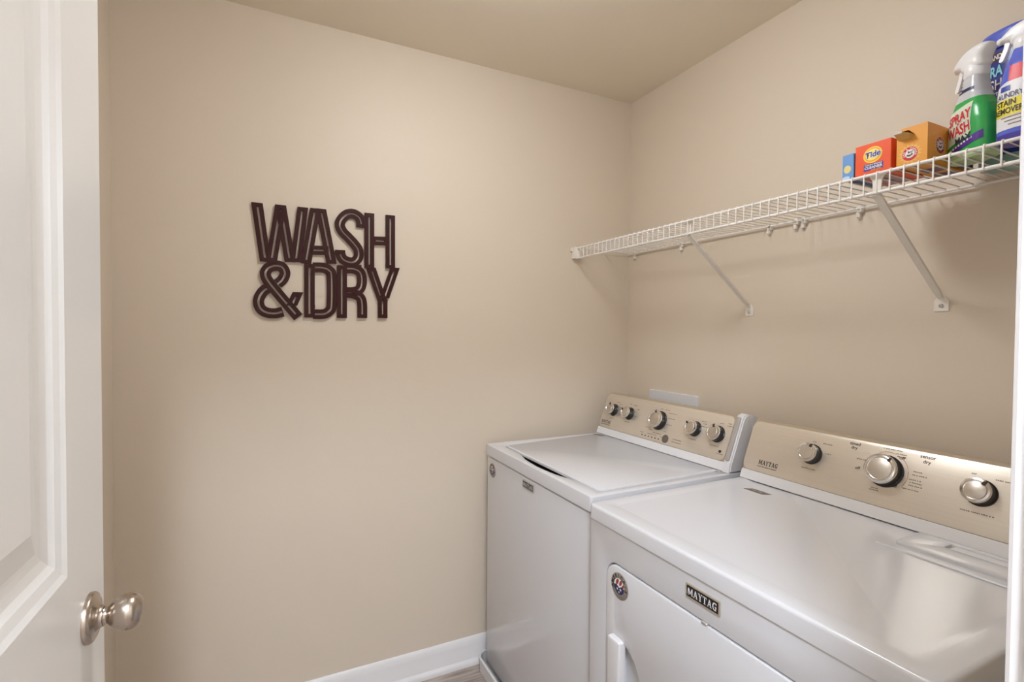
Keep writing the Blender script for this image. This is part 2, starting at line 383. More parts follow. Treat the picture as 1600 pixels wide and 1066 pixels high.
def ribbon(bm, path, o0, o1, bend=None, flat=None):
    SYF = SY1-.00018*(LAYER[0] % 9); LAYER[0] += 1
    n = len(path); L = []
    for i, p in enumerate(path):
        a, b = path[max(i-1,0)], path[min(i+1,n-1)]
        t = (b-a).normalized(); nn = Vector((-t.y, t.x))
        if flat: nn = Vector((1/abs(nn.x)*abs(nn.x)*(1 if nn.x > 0 else -1), 0)) if abs(nn.x) > .6 else nn
        L.append((p+nn*o0, p+nn*o1))
    vf = [[bm.verts.new((q.x, SYF, q.y)) for q in l] for l in L]; vb = [[bm.verts.new((q.x, SY0, q.y)) for q in l] for l in L]
    for i in range(n-1):
        bm.faces.new((vf[i][0], vf[i+1][0], vf[i+1][1], vf[i][1])); bm.faces.new((vb[i][0], vb[i][1], vb[i+1][1], vb[i+1][0]))
        for k in (0, 1): bm.faces.new((vf[i][k], vb[i][k], vb[i+1][k], vf[i+1][k]))
    for i in (0, n-1): bm.faces.new((vf[i][0], vf[i][1], vb[i][1], vb[i][0]))
LAYER = [0]
sg = thing('wall_sign', (-1.343, 0, 1.405), 'dark bronze cut-out wall sign reading WASH & DRY on the beige wall', 'wall sign')
SW, SS = .0172, .0033
for ch, strokes in LET.items():
    bm = bmesh.new()
    for si, s in enumerate(strokes):
        p = smooth_path(s); straight = len(s) == 2
        cap0, cap1 = .013, .013
        bar = straight and abs(s[0][1]-s[1][1]) < .03
        wd = .0155 if bar else SW
        if ch == 'D' and si == 1: cap0 = cap1 = .0
        if ch == 'R' and si == 1: cap0, cap1 = .0, .0
        if ch == 'R' and si == 2: cap0 = 0
        if ch == '&' and si == 0: cap0, cap1 = .014, .0
        if ch == '&' and si == 1: cap0, cap1 = .004, .002
        if ch == '&' and si == 2: cap0, cap1 = .006, .018
        if ch == 'Y' and si < 2: cap0, cap1 = .015, .002
        if ch == 'Y' and si == 2: cap0, cap1 = 0, .013
        if ch == 'A' and si == 2: cap0 = cap1 = .002
        mid = cut(p, cap0, cap1) if cap0+cap1 > 0 else p
        fl_ = straight and not bar
        ribbon(bm, mid, SS, wd, flat=fl_); ribbon(bm, mid, -wd, -SS, flat=fl_)
        def L(pp): return sum((pp[i+1]-pp[i]).length for i in range(len(pp)-1))
        tot = L(p)
        if cap0 > 0: ribbon(bm, cut(p, 0, tot-cap0), -wd, wd, flat=fl_)
        if cap1 > 0: ribbon(bm, cut(p, tot-cap1, 0), -wd, wd, flat=fl_)
    bmesh.ops.recalc_face_normals(bm, faces=bm.faces)
    obj('ampersand' if ch == '&' else 'letter', bm, SIGN, sg)
for x, z in ((-1.48,1.70), (-1.24,1.60), (-1.40,1.45)):
    obj('standoff', B(x-.006, x+.006, SY0-.002, 0, z-.006, z+.006), SIGN, sg)

# ------------------------------------------------------------------ wire shelf
SZ = 1.735; SX = -.305; SLIP = 1.692; SEND = YC+.004
ws = thing('wire_shelf', (0, -.87, SZ), 'long white wire shelf with a front lip mounted above the machines', 'shelf')
def rail(name, x, z, r, y0=-.008): obj(name, tube(bmesh.new(), [(x, y0, z), (x, SEND, z)], r, 10), SHELFW, ws, smooth=60)
rail('front_rail', SX, SZ, .0036); rail('lip_rail', SX-.001, SLIP, .0038); rail('back_rail', -.012, SZ-.004, .0034); rail('middle_rail', -.15, SZ-.0055, .0030)
wm = None; y = -.022; sp = .0273; k = 0
while y > SEND+.01:
    if wm is None:
        bm = tube(bmesh.new(), [(-.008,y,SZ+.0015), (SX+.002,y,SZ+.0045), (SX-.003,y,SZ+.0035), (SX-.005,y,SZ-.002), (SX-.0055,y,SLIP-.003)], .0017, 6)
        o = obj('deck_wire', bm, SHELFW, ws, smooth=60); wm = o; y00 = y
    else:
        o = wm.copy(); COL.objects.link(o); o.parent = ws; o.location.y = y-y00
    y -= sp
# end bracket on the back wall
bm = B(-.322, -.279, -.026, 0, 1.690, 1.741, bev=.003); box(bm, -.331, -.318, -.010, 0, 1.722, 1.740, bev=.002)
obj('end_bracket', bm, CLIPW, ws, smooth=40)
def arm(y):
    """diagonal brace from under the lip down to the wall"""
    a = Vector((-.297, y, 1.688)); b = Vector((-.006, y, 1.462)); dn = (b-a).normalized(); n = Vector((-dn.z, 0, dn.x))
    M = Matrix(((dn.x,0,n.x,a.x),(0,1,0,a.y),(dn.z,0,n.z,a.z),(0,0,0,1))); Lg = (b-a).length
    bm = bmesh.new(); prof = [(-.0085,-.0035),(-.0085,.0035),(-.006,.0055),(.006,.0055),(.0085,.0035),(.0085,-.0035)]
    st = [(0,1.0),(.04,1.0),(Lg-.03,.95),(Lg,.55)]; rg = []
    for l, s in st: rg.append([bm.verts.new(M @ Vector((l, py*s, pz))) for py, pz in prof])
    for p, q in zip(rg, rg[1:]):
        for k in range(6): bm.faces.new((p[k], p[(k+1)%6], q[(k+1)%6], q[k]))
    bm.faces.new(rg[0]); bm.faces.new(rg[-1]); bmesh.ops.recalc_face_normals(bm, faces=bm.faces)
    br = obj('support_brace', bm, CLIPW, ws, smooth=40)
    # saddle hooking over the lip
    bm = bmesh.new(); poly(bm, [[(-.018,0),(.018,0),(.010,-.014),(.008,-.046),(-.008,-.046),(-.010,-.014)]], 0, .003, frame((SX+.010, y, SZ+.001), (0,-1,0), (0,0,1)))
    obj('saddle', bm, CLIPW, br)
    bm = bmesh.new(); poly(bm, [[(-.016,0),(.016,0),(.016,.026),(.007,.040),(-.007,.040),(-.016,.026)], ell(0,.014,.0042,.0042,12)], 0, .0035, frame((0, y, 1.428), (0,-1,0), (0,0,1)), bev=.0008)
    obj('foot_plate', bm, CLIPW, br)
    obj('screw', lathe(bmesh.new(), [(.0055,0),(.0055,.002),(.003,.0042),(0,.0045)], frame((-.0030, y, 1.442), (0,-1,0), (0,0,1)), n=12), GREYP, br, smooth=40)
arm(-.672); arm(-1.245)
def clip(y):
    bm = B(-.016, 0, y-.010, y+.002, SZ-.016, SZ+.004, bev=.002, seg=1); box(bm, -.013, 0, y-.004, y+.008, SZ-.030, SZ-.012, bev=.002, seg=1)
    c = obj('wall_clip', bm, CLIPW, ws)
    obj('screw', lathe(bmesh.new(), [(.004,0),(.004,.001),(0,.002)], frame((-.016, y-.004, SZ-.007), (0,-1,0), (0,0,1)), n=10), GREYP, c)
for y in (-.05, -.345, -.751, -.847, -.873, -1.042): clip(y)
obj('lip_joint', tube(bmesh.new(), [(SX-.001, -.985, SLIP-.001), (SX-.001, -1.0, SLIP-.001)], .0045, 8), CLIPW, ws, smooth=50)

# ------------------------------------------------------------------ laundry outlet box plate on the right wall
t = thing('outlet_box', (0, -.303, .94), 'white rectangular laundry outlet box frame on the wall behind the washer', 'outlet box')
WM = lambda o: frame(o, (0,-1,0), (0,0,1))
bm = bmesh.new(); poly(bm, [rrect(-.138,.138,0,.172,.004,3), rrect(-.118,.118,.02,.128,.004,3)], 0, .012, WM((0,-.303,.94)), bev=.0015); obj('frame', bm, PLASTIC, t)
bm = bmesh.new(); poly(bm, [rrect(-.120,.120,.018,.13,.004,3)], .0005, .002, WM((0,-.303,.94))); obj('back_plate', bm, GREYP, t)
for dy in (-.06, .06):
    obj('valve', lathe(bmesh.new(), [(.014,0),(.014,.02),(.02,.021),(.02,.03),(0,.031)], WM((-.002,-.303+dy,1.0)), n=16), NICKEL, t, smooth=40)

# ------------------------------------------------------------------ shared appliance pieces
SLN = Vector((-.15,0,.06)).normalized(); SLU = Vector((.06,0,.15)).normalized(); SLB = Vector((-.225,0,.94))
def cons(y, z):   # frame on the slanted fascia: reading direction -y
    t_ = (z-SLB.z)/SLU.z; o = SLB+SLU*t_; return frame((o.x, y, o.z), (0,-1,0), SLU)
FO = .0024   # fascia sheet thickness
def knob(parent, y, z, r, ptr, h=.030):
    M = cons(y, z) @ Matrix.Translation((0,0,FO))
    k = obj('knob', lathe(bmesh.new(), [(r*1.08,0),(r*1.08,.003),(r*.99,.005),(r*.93,h*.55),(r*.96,h*.72),(r*.96,h*.8),(0,h*.8)], M, n=40), BLACK, parent, smooth=35)
    obj('knob_rim', lathe(bmesh.new(), [(r*.96,h*.74),(r*1.0,h*.80),(r*1.0,h*.9),(r*.95,h*1.0),(r*.80,h*1.03),(r*.76,h*.985),(r*.74,h*.97)], M, n=40), CHROME, k, smooth=50)
    obj('knob_cap', lathe(bmesh.new(), [(r*.70,h*.8),(r*.70,h*.985),(r*.68,h*1.0),(0,h*1.0)], M, n=40), SATIN, k, smooth=40)
    a = math.radians(ptr); c = Matrix.Translation((r*.82*math.cos(a), r*.82*math.sin(a), 0)) @ Matrix.Rotation(a-PI/2, 4, 'Z')
    bm = bmesh.new(); poly(bm, [[(-.0028,-.005),(.0028,-.005),(.0034,.002),(.0,.006),(-.0034,.002)]], h*.9, h*1.045, M @ c); obj('pointer', bm, DARKGAP, k)
def dashes(bm, M, rows, hgt=.0024):
    """tiny print too small to read: thin bars (x, y, width)"""
    seg = []
    for x, y, wd in rows:
        a = x-wd/2
        while a < x+wd/2-.001:
            l = random.choice((.0022,.0026,.0034)); seg.append((a+l/2, y+random.uniform(-.0002,.0002), l)); a += l+random.choice((.0008,.0008,.0024))
    for x, y, wd in seg: poly(bm, [[(x-wd/2,y-hgt/2),(x+wd/2,y-hgt/2),(x+wd/2,y+hgt/2),(x-wd/2,y+hgt/2)]], FO+.0003, FO+.0003, M)
    return bm
def medallion(parent, M, r):
    b = obj('round_badge', lathe(bmesh.new(), [(r,0),(r,.0012),(r*.97,.0018),(0,.0018)], M, n=40), mat('badge_silver', (158,148,138), .35, metal=.5), parent, smooth=40, label='round silver sticker with a red, white and navy centre')
    D = .0021
    bm = bmesh.new(); poly(bm, [ell(0,0,r*.60,r*.60,28)], D, D, M); obj('disc', bm, WHITE, b)
    bm = bmesh.new()
    poly(bm, [ell(-.22*r,.30*r,.14*r,.26*r,14,-.5)], D+.0002, D+.0002, M); poly(bm, [ell(.18*r,.32*r,.13*r,.27*r,14,-.5)], D+.0002, D+.0002, M)
    poly(bm, [ell(.44*r,.12*r,.1*r,.2*r,14,-.4)], D+.0002, D+.0002, M); obj('stripes', bm, P('badge_red',(150,50,46)), b)
    bm = bmesh.new(); lo = [(-.6*r*math.cos(a)*1.0, -.02*r-.58*r*math.sin(a)) for a in [PI*i/14 for i in range(15)]]
    poly(bm, [lo+[(.3*r,.08*r),(0,-.1*r),(-.3*r,.08*r)]], D+.0003, D+.0003, M); obj('navy_field', bm, NAVY, b)
    bm = bmesh.new()
    for cx, cy, s in ((-.2,-.24,.13), (.18,-.2,.15), (0,-.44,.1)):
        poly(bm, [[((cx+s*(1 if i%2==0 else .42)*math.sin(i*PI/5))*r, (cy+s*(1 if i%2==0 else .42)*math.cos(i*PI/5))*r) for i in range(10)]], D+.0005, D+.0005, M)
    obj('stars', bm, WHITE, b)
    bm = bmesh.new()
    for i, c in enumerate("AMERICA'S"):
        a = math.radians(195-i*25); merge(bm, text_bm(c, r*.40, bold=.04), M @ Matrix.Translation((r*.79*math.cos(a), r*.79*math.sin(a), D)) @ Matrix.Rotation(a-PI/2, 4, 'Z'))
    obj('lettering', bm, INK, b)
def plate_logo(parent, M, wd, h, frame_mat):
    p = obj('name_plate', poly(bmesh.new(), [rrect(-wd/2,wd/2,-h/2,h/2,.0008,2)], 0, .0035, M, bev=.0008), frame_mat, parent)
    bm = bmesh.new(); poly(bm, [[(-wd*.46,-h*.36),(wd*.46,-h*.36),(wd*.46,h*.40),(-wd*.46,h*.40)]], .0038, .0038, M); obj('black_field', bm, P('plate_black',(22,18,24)), p)
    obj('lettering', nameplate(bmesh.new(), M @ Matrix.Translation((0,h*.02,0)), h*.52, wd*.84, .0041), WHITE, p)
FX = lambda x, y, z: frame((x, y, z), (0,-1,0), (0,0,1))     # frame on a front facing -x
TOPF = lambda x, y, z: frame((x, y, z), (0,-1,0), (1,0,0))   # frame on a top, seen from the front
SHELL = mat('console_shell', (196,180,158), .38, metal=.5)
def console(parent, y0, y1, cap):
    prof = [(-.224,.921),(-.2245,.940),(-.1665,1.085),(-.158,1.094),(-.146,1.097),(-.115,1.090),(-.095,1.07),(-.090,1.04),(-.090,.921)]
    obj('console_body', extrude_profile(bmesh.new(), prof, y0+.004, y1-.004), SHELL, parent, smooth=35)
    # stainless fascia: a rounded sheet on the slant, folding over the top
    yc = (y0+y1)/2; hw = (y1-y0)/2
    ra = -hw+ (.036 if cap else .004)     # right end (towards -y)
    bm = bmesh.new(); M = cons(yc, SLB.z)
    rr = rrect(-hw+.002, -ra, .010, .1625, .022, 6)
    poly(bm, [rr], -.001, FO, M, bev=.0012)
    f = obj('fascia', bm, STEEL, parent, smooth=40, label='brushed stainless control panel')
    bm = bmesh.new(); poly(bm, [rrect(-hw+.004, hw-.004, -.020, .009, .003, 2)], -.002, .0032, M, bev=.0012); obj('lower_strip', bm, PLASTIC, parent)
    return f, yc
def end_cap(parent, y):
    """white moulded end of the console with a grey grip bar"""
    pr = [(-.236,.921),(-.231,.945),(-.174,1.088),(-.166,1.099),(-.150,1.104),(-.112,1.096),(-.090,1.07),(-.088,.921)]
    bm = extrude_profile(bmesh.new(), pr, y, y+.032)
    bmesh.ops.bevel(bm, geom=[e for e in bm.edges if abs(e.verts[0].co.y-e.verts[1].co.y) < 1e-5], offset=.004, segments=2, affect='EDGES')
    c = obj('end_cap', bm, PLASTIC, parent, smooth=40)
    M = cons(y+.018, SLB.z); bm = bmesh.new(); poly(bm, [rrect(-.0085,.0085,.014,.163,.008,6)], .004, .0125, M, bev=.003); obj('grip_bar', bm, GREYP, c, smooth=40)

# ------------------------------------------------------------------ washer
WX0, WX1, WY0, WY1 = -.765, -.095, -.797, -.077
wsh = thing('washing_machine', (-.43, -.437, .0), 'white top-load washing machine in the corner with five console knobs', 'washer')
bm = B(WX0+.004, WX1, WY0+.003, WY1-.003, .045, .874, bev=.010, seg=3); obj('cabinet', bm, ENAMEL, wsh, smooth=40)
for x in (WX0+.06, WX1-.06):
    for y in (WY0+.06, WY1-.06): obj('foot', lathe(bmesh.new(), [(.02,.02),(.02,.032),(.008,.034),(.008,.05)], frame((x,y,0),(1,0,0),(0,1,0)), n=16), BLACK, wsh)
# deck with the lid opening; the front rim dips away to leave a finger slot under the lid
ZT = .920
lidp = [(-.714,-.152),(-.714,-.764),(-.238,-.756),(-.238,-.104)]      # x,y corners
def round_poly(ps, r, n=5):
    out = []
    for i, p in enumerate(ps):
        p = Vector(p); a = Vector(ps[i-1]); b = Vector(ps[(i+1)%len(ps)])
        u, v = (a-p).normalized(), (b-p).normalized()
        for k in range(n+1):
            t = k/n; q = (p+u*r)*(1-t)**2+p*2*t*(1-t)+(p+v*r)*t*t; out.append((q.x, q.y))
    return out
IDM = Matrix.Identity(4)
outer = round_poly([(WX0,WY1),(WX0,WY0),(WX1,WY0),(WX1,WY1)], .012)
hole = round_poly([(-.7165,-.1495),(-.7165,-.7665),(-.2355,-.7585),(-.2355,-.1015)], .02)
# insert the dip along the front edge (x = -.7165)
i0 = max(i for i in range(6)); dip = [(-.7165,-.275),(-.724,-.315),(-.736,-.36),(-.742,-.42),(-.744,-.46),(-.742,-.51),(-.736,-.57),(-.724,-.615),(-.7165,-.655)]
hole = hole[:6]+dip+hole[6:]
bm = poly(bmesh.new(), [outer, hole], .878, ZT, IDM, bev=.004); obj('top_deck', bm, ENAMEL, wsh, smooth=40)
obj('deck_well', B(-.75,-.23,-.775,-.095,.879,.892), DARKGAP, wsh)
bm = poly(bmesh.new(), [round_poly(lidp, .02)], .9135, ZT+.002, IDM, bev=.003); lid = obj('lid', bm, ENAMEL, wsh, smooth=40)
bm = bmesh.new(); poly(bm, [[(-.031,-.010),(.019,-.010),(.031,.010),(-.019,.010)]], 0, .0006, TOPF(-.262,-.137,ZT+.002)); obj('lid_badge', bm, BADGE, lid)
f, yc = console(wsh, WY0, WY1, True); end_cap(wsh, WY0)
for y, r, p in ((-.151,.0245,92), (-.255,.0245,150), (-.432,.0345,92), (-.611,.0255,140), (-.711,.0265,92)): knob(wsh, y, 1.0265, r, p)
M = cons(-.124, .974)
bm = nameplate(bmesh.new(), M, .0125, .060, FO+.0004); dashes(bm, M, [(0,-.012,.066)], .0026); obj('lettering', bm, INK, f)
bm = bmesh.new()
dashes(bm, cons(-.151,1.0265), [(.0,-.036,.024),(.016,.036,.02),(.034,.030,.016)])
dashes(bm, cons(-.255,1.0265), [(0,-.036,.032),(.022,.038,.022),(.044,.024,.018),(-.006,.040,.014)])
dashes(bm, cons(-.432,1.0265), [(-.004,.046,.016),(.026,.046,.022),(.058,.036,.045),(.058,.016,.032),(.056,-.008,.03),(.044,-.036,.016),(-.034,.030,.016),(-.054,.010,.016),(-.046,-.036,.034),(-.03,-.042,.022),(0,-.05,.034),(.02,-.05,.018)])
dashes(bm, cons(-.611,1.0265), [(0,-.038,.034),(.03,.032,.02),(.036,.014,.024),(.036,.024,.014)])
dashes(bm, cons(-.711,1.0265), [(0,-.040,.036),(.006,.038,.02),(.044,.034,.032),(.036,.042,.014)])
dashes(bm, cons(-.435,.962), [(-.078,.010,.018),(-.02,.011,.05),(.04,.010,.03)])
dashes(bm, cons(-.545,.972), [(0,.003,.042),(0,-.007,.044)], .0032)
dashes(bm, cons(-.738,.972), [(0,-.004,.026)])
obj('fine_print', bm, INKG, f)['kind'] = 'stuff'
for i in range(6): obj('indicator_light', poly(bmesh.new(), [ell(0,0,.0035,.0028,10)], FO+.0003, FO+.0003, cons(-.363-.0184*i, .962)), INK, f)
obj('key_mark', poly(bmesh.new(), [ell(0,0,.006,.005,12)], FO+.0003, FO+.0003, cons(-.738,.976)), INK, f)
obj('start_button', lathe(bmesh.new(), [(.0155,0),(.0155,FO+.002),(.0135,FO+.0032),(0,FO+.0032)], cons(-.489,.969), n=28), BADGE, wsh, smooth=40)
medallion(wsh, FX(WX0+.004,-.136,.826), .027)
plate_logo(wsh, FX(WX0+.004,-.432,.848), .078, .025, GREYP)
# drain pan under the washer
pan = thing('drain_pan', (-.43,-.437,0), 'shallow white plastic drain pan on the floor under the washer', 'drain pan')
po = rrect(-.784,-.065,-.812,-.033,.05,6); pi_ = rrect(-.779,-.070,-.807,-.038,.046,6)
bm = poly(bmesh.new(), [po], .001, .005, IDM); poly(bm, [po, pi_], .004, .056, IDM)
obj('tray', bm, PLASTIC, pan, smooth=40)
bm = bmesh.new(); tube(bm, [(x, y, .056) for x, y in rrect(-.7825,-.0665,-.8105,-.0345,.0485,8)]+[(-.0665,-.083,.056)], .0055, 8); obj('rolled_rim', bm, PLASTIC, pan, smooth=60)

# ------------------------------------------------------------------ dryer
GX0, GX1, GY0, GY1 = -.795, -.085, -1.603, -.830
dry = thing('clothes_dryer', (-.44, -1.2165, 0), 'white front-load dryer with three console knobs beside the doorway', 'dryer')
obj('cabinet', B(GX0+.034, GX1, GY0+.003, GY1-.003, .03, .882, bev=.004, seg=2), ENAMEL, dry, smooth=40)
DMx = FX(GX0+.0042,-1.2165,.522)
bm = poly(bmesh.new(), [rrect(-.3835,.3835,-.492,.360,.006,3), rrect(-.3135,.3135,-.272,.2815,.042,8)], -.030, 0, DMx, bev=.003)
obj('front_panel', bm, ENAMEL, dry, smooth=40)
for x in (GX0+.06, GX1-.06):
    for y in (GY0+.06, GY1-.06): obj('foot', lathe(bmesh.new(), [(.02,0),(.02,.012),(.008,.014),(.008,.035)], frame((x,y,0),(1,0,0),(0,1,0)), n=16), BLACK, dry)
# top: rounded slab whose middle is a shallow pressed field
bm = bmesh.new(); ZD = .921
outer = round_poly([(GX0,GY1),(GX0,GY0),(GX1,GY0),(GX1,GY1)], .016, 6)
def inset_ring(x0, x1, y0, y1, r): return round_poly([(x0,y1),(x0,y0),(x1,y0),(x1,y1)], r, 6)
rings = [(outer,.884), (outer,.9145), (inset_ring(GX0+.0012,GX1-.0012,GY0+.0012,GY1-.0012,.015),.9180), (inset_ring(GX0+.0045,GX1-.0045,GY0+.0045,GY1-.0045,.013),ZD-.0004), (inset_ring(GX0+.008,GX1-.008,GY0+.008,GY1-.008,.013),ZD),
         (inset_ring(-.752,-.10,GY0+.030,GY1-.032,.02),ZD+.0005), (inset_ring(-.742,-.10,GY0+.040,GY1-.042,.02),ZD-.0025)]
vr = [[bm.verts.new((x, y, z)) for x, y in rg] for rg, z in rings]
for a, b in zip(vr, vr[1:]):
    for k in range(len(a)): bm.faces.new((a[k], a[(k+1)%len(a)], b[(k+1)%len(a)], b[k]))
bm.faces.new(vr[-1]); bm.faces.new(vr[0][::-1]); bmesh.ops.recalc_face_normals(bm, faces=bm.faces)
top = obj('top_panel', bm, ENAMEL, dry, smooth=50)
bm = bmesh.new(); poly(bm, [[(-.036,-.012),(.024,-.012),(.036,.012),(-.024,.012)]], 0, .0006, TOPF(-.304,-.952,ZD-.0025)); pb = obj('top_badge', bm, BADGE, top)
bm = bmesh.new(); dashes(bm, TOPF(-.304,-.952,ZD-.0019-FO), [(0,0,.034)], .006); obj('badge_print', bm, GREYP, pb)['kind'] = 'stuff'
# lint screen lid at the back right
lm = poly(bmesh.new(), [round_poly([(-.345,-1.322),(-.345,-1.59),(-.236,-1.59),(-.236,-1.318)], .008), round_poly([(-.285,-1.385),(-.285,-1.55),(-.254,-1.55),(-.254,-1.385)], .003)], ZD-.0026, ZD+.004, IDM, bev=.002)
ll = obj('lint_screen_lid', lm, ENAMEL, dry, smooth=40)
obj('lint_handle', B(-.285,-.254,-1.55,-1.392,ZD-.0022,ZD+.0005), PLASTIC, ll)
obj('top_ridge', tube(bmesh.new(), [(-.372,-1.30,ZD-.0035),(-.376,-1.36,ZD-.0015),(-.378,-1.56,ZD-.001)], .003, 8), ENAMEL, top, smooth=60)
f, yc = console(dry, GY0, GY1, False)
for y, r, p in ((-1.035,.0265,62), (-1.222,.0370,55), (-1.407,.0270,52)): knob(dry, y, 1.031, r, p)
M = cons(-.916,.977)
bm = nameplate(bmesh.new(), M, .0135, .062, FO+.0004); dashes(bm, M, [(0,-.0125,.066)], .0024)
obj('lettering', bm, INK, f)
for s, y, z, sz in (('timed',-1.139,1.080,.0115), ('dry',-1.139,1.069,.0115), ('sensor',-1.301,1.080,.0115), ('dry',-1.301,1.069,.0115), ('off',-1.250,1.068,.011), ('off',-1.247,1.003,.011), ('off',-1.158,1.024,.011)):
    obj('lettering', text(bmesh.new(), s, sz, cons(y,z), d=FO+.0004, bold=.012), INK, f)
bm = bmesh.new()
dashes(bm, cons(-1.035,1.031), [(0,-.041,.04),(-.030,.020,.014),(0,.036,.010),(.036,.036,.026),(.042,.010,.014)])
dashes(bm, cons(-1.222,1.031), [(-.014,-.052,.024),(-.014,-.047,.018),(-.058,.016,.026),(.004,.056,.04),(.024,.048,.02),(.026,.042,.018),(.066,.014,.018),(.070,.006,.028),(.064,-.006,.024),(.066,-.013,.024),(.066,-.020,.026),(.058,-.030,.034)])
dashes(bm, cons(-1.407,1.031), [(0,-.044,.058),(-.018,.038,.008),(.030,.034,.022),(.048,.034,.014)])
obj('fine_print', bm, INKG, f)['kind'] = 'stuff'
bm = bmesh.new()
for a0, a1 in ((20,66),(72,118),(-34,14)):
    for i in range(8):
        a, b = math.radians(a0+(a1-a0)*i/8), math.radians(a0+(a1-a0)*(i+1)/8); r0, r1 = .0475, .0488
        poly(bm, [[(r0*math.cos(a),r0*math.sin(a)),(r1*math.cos(a),r1*math.sin(a)),(r1*math.cos(b),r1*math.sin(b)),(r0*math.cos(b),r0*math.sin(b))]], FO+.0004, FO+.0004, cons(-1.222,1.031))
obj('dial_marks', bm, INKO, f)
# door with its rounded corners, set in a shadow gap
obj('door_gap', poly(bmesh.new(), [rrect(-.3135,.3135,-.272,.2815,.042,8)], -.0295, -.029, DMx), DARKGAP, dry)
pocket = [(-.262,.100),(-.228,.098),(-.204,.082),(-.186,.055),(-.176,.015),(-.176,-.06),(-.186,-.095),(-.204,-.12),(-.228,-.138),(-.262,-.14)]
ddoor = obj('dryer_door', poly(bmesh.new(), [rrect(-.3105,.3105,-.269,.2785,.040,8), pocket], -.028, .003, DMx, bev=.004), ENAMEL, dry, smooth=40)
obj('handle_recess', poly(bmesh.new(), [pocket], -.0278, -.024, DMx), PLASTIC, ddoor)
obj('door_handle', poly(bmesh.new(), [rrect(-.285,-.240,-.15,.108,.006,4)], -.002, .018, DMx, bev=.005), PLASTIC, ddoor, smooth=40)
medallion(ddoor, FX(GX0+.0042-.003,-.960,.757), .0315)
plate_logo(dry, FX(GX0+.0042,-1.2135,.848), .086, .029, BEIGE)
obj('door_catch', B(GX0+.0,GX0+.006,-1.226,-1.212,.800,.805,bev=.001,seg=1), GREYP, dry)

# ------------------------------------------------------------------ things on the shelf (deck wires top out near z = 1.7412)
SB = SZ+.0065
def carton(name, x0, x1, y0, y1, h, m, label, side=None):
    t = thing(name, ((x0+x1)/2, (y0+y1)/2, SB), label, 'box')
    obj('carton', B(x0, x1, y0, y1, SB, SB+h, bev=.0012, seg=1), m, t); return t
BX = -.288
# blue box, half hidden
t = carton('blue_carton', BX, -.155, -1.187, -1.160, .062, P('carton_blue',(112,158,214)), 'light blue carton at the left end of the shelf items')
M = FX(BX,-1.1735,SB+.03)
obj('print_burst', poly(bmesh.new(), [ell(-.001,-.004,.0085,.0095,20)], .0003,.0003, M), P('print_pale_yellow',(232,214,140)), t)
obj('print_base', poly(bmesh.new(), [ell(-.004,-.025,.009,.005,16)], .0003,.0003, M), P('print_pale_blue',(200,220,240)), t)
bm = bmesh.new(); poly(bm, [[(-.060,-.004),(.060,-.004),(.060,.010),(-.060,.010)]], .0003,.0003, frame((-.222,-1.1735,SB),(1,0,0),(0,-1,0))); obj('print_under', bm, NAVY, t)
# orange box with the ringed logo
OR = P('carton_orange',(238,92,48)); 
t = carton('orange_red_carton', BX, -.150, -1.268, -1.190, .073, OR, 'orange-red cleaner carton reading Tide beside the blue carton')
M = FX(BX,-1.229,SB+.0365)
tilt = M @ Matrix.Translation((.0,.0085,0)) @ Matrix.Rotation(.10,4,'Z')
obj('logo_ring', poly(bmesh.new(), [ell(0,0,.0205,.0185,40)], .0003,.0003, tilt), P('print_yellow',(250,214,70)), t)
obj('logo_ring_inner', poly(bmesh.new(), [ell(0,.0002,.0175,.0155,40)], .0005,.0005, tilt), P('print_orange',(246,150,50)), t)
obj('logo_centre', poly(bmesh.new(), [ell(0,.0002,.0155,.0130,40)], .0007,.0007, tilt), P('print_light_yellow',(252,226,120)), t)
bm = bmesh.new(); text(bm, 'Tide', .0200, tilt, y=.001, d=.0009, bold=.055, width=.0345, shear=.15); obj('lettering_outline', bm, WHITE, t)
bm = bmesh.new(); text(bm, 'Tide', .0190, tilt, y=.001, d=.0011, bold=.02, width=.0325, shear=.15); obj('lettering', bm, P('print_blue',(48,62,160)), t)
L2 = M @ Matrix.Translation((.002,-.0195,0))
obj('caption_field', poly(bmesh.new(), [rrect(-.021,.021,-.0075,.008,.001,2)], .0003,.0003, L2), P('print_violet',(78,70,150)), t)
bm = bmesh.new(); text(bm, 'WASHING MACHINE', .0046, L2, y=.0055, d=.0006, bold=.02, width=.037); text(bm, 'CLEANER', .0078, L2, y=-.0005, d=.0006, bold=.03, width=.039); obj('caption', bm, WHITE, t)
bm = bmesh.new(); text(bm, 'with OXI', .0052, L2, x=.006, y=-.0065, d=.0008, bold=.02, width=.022); obj('caption_oxi', bm, P('print_gold',(236,190,90)), t)
bm = bmesh.new(); UM = frame((-.222,-1.229,SB),(1,0,0),(0,-1,0))
for i in range(5): poly(bm, [[(-.055+.026*i,-.028),(-.036+.026*i,-.028),(-.036+.026*i,.02),(-.055+.026*i,.02)]], .0003,.0003, UM)
obj('print_under', bm, P('print_grey_blue',(150,150,160)), t)
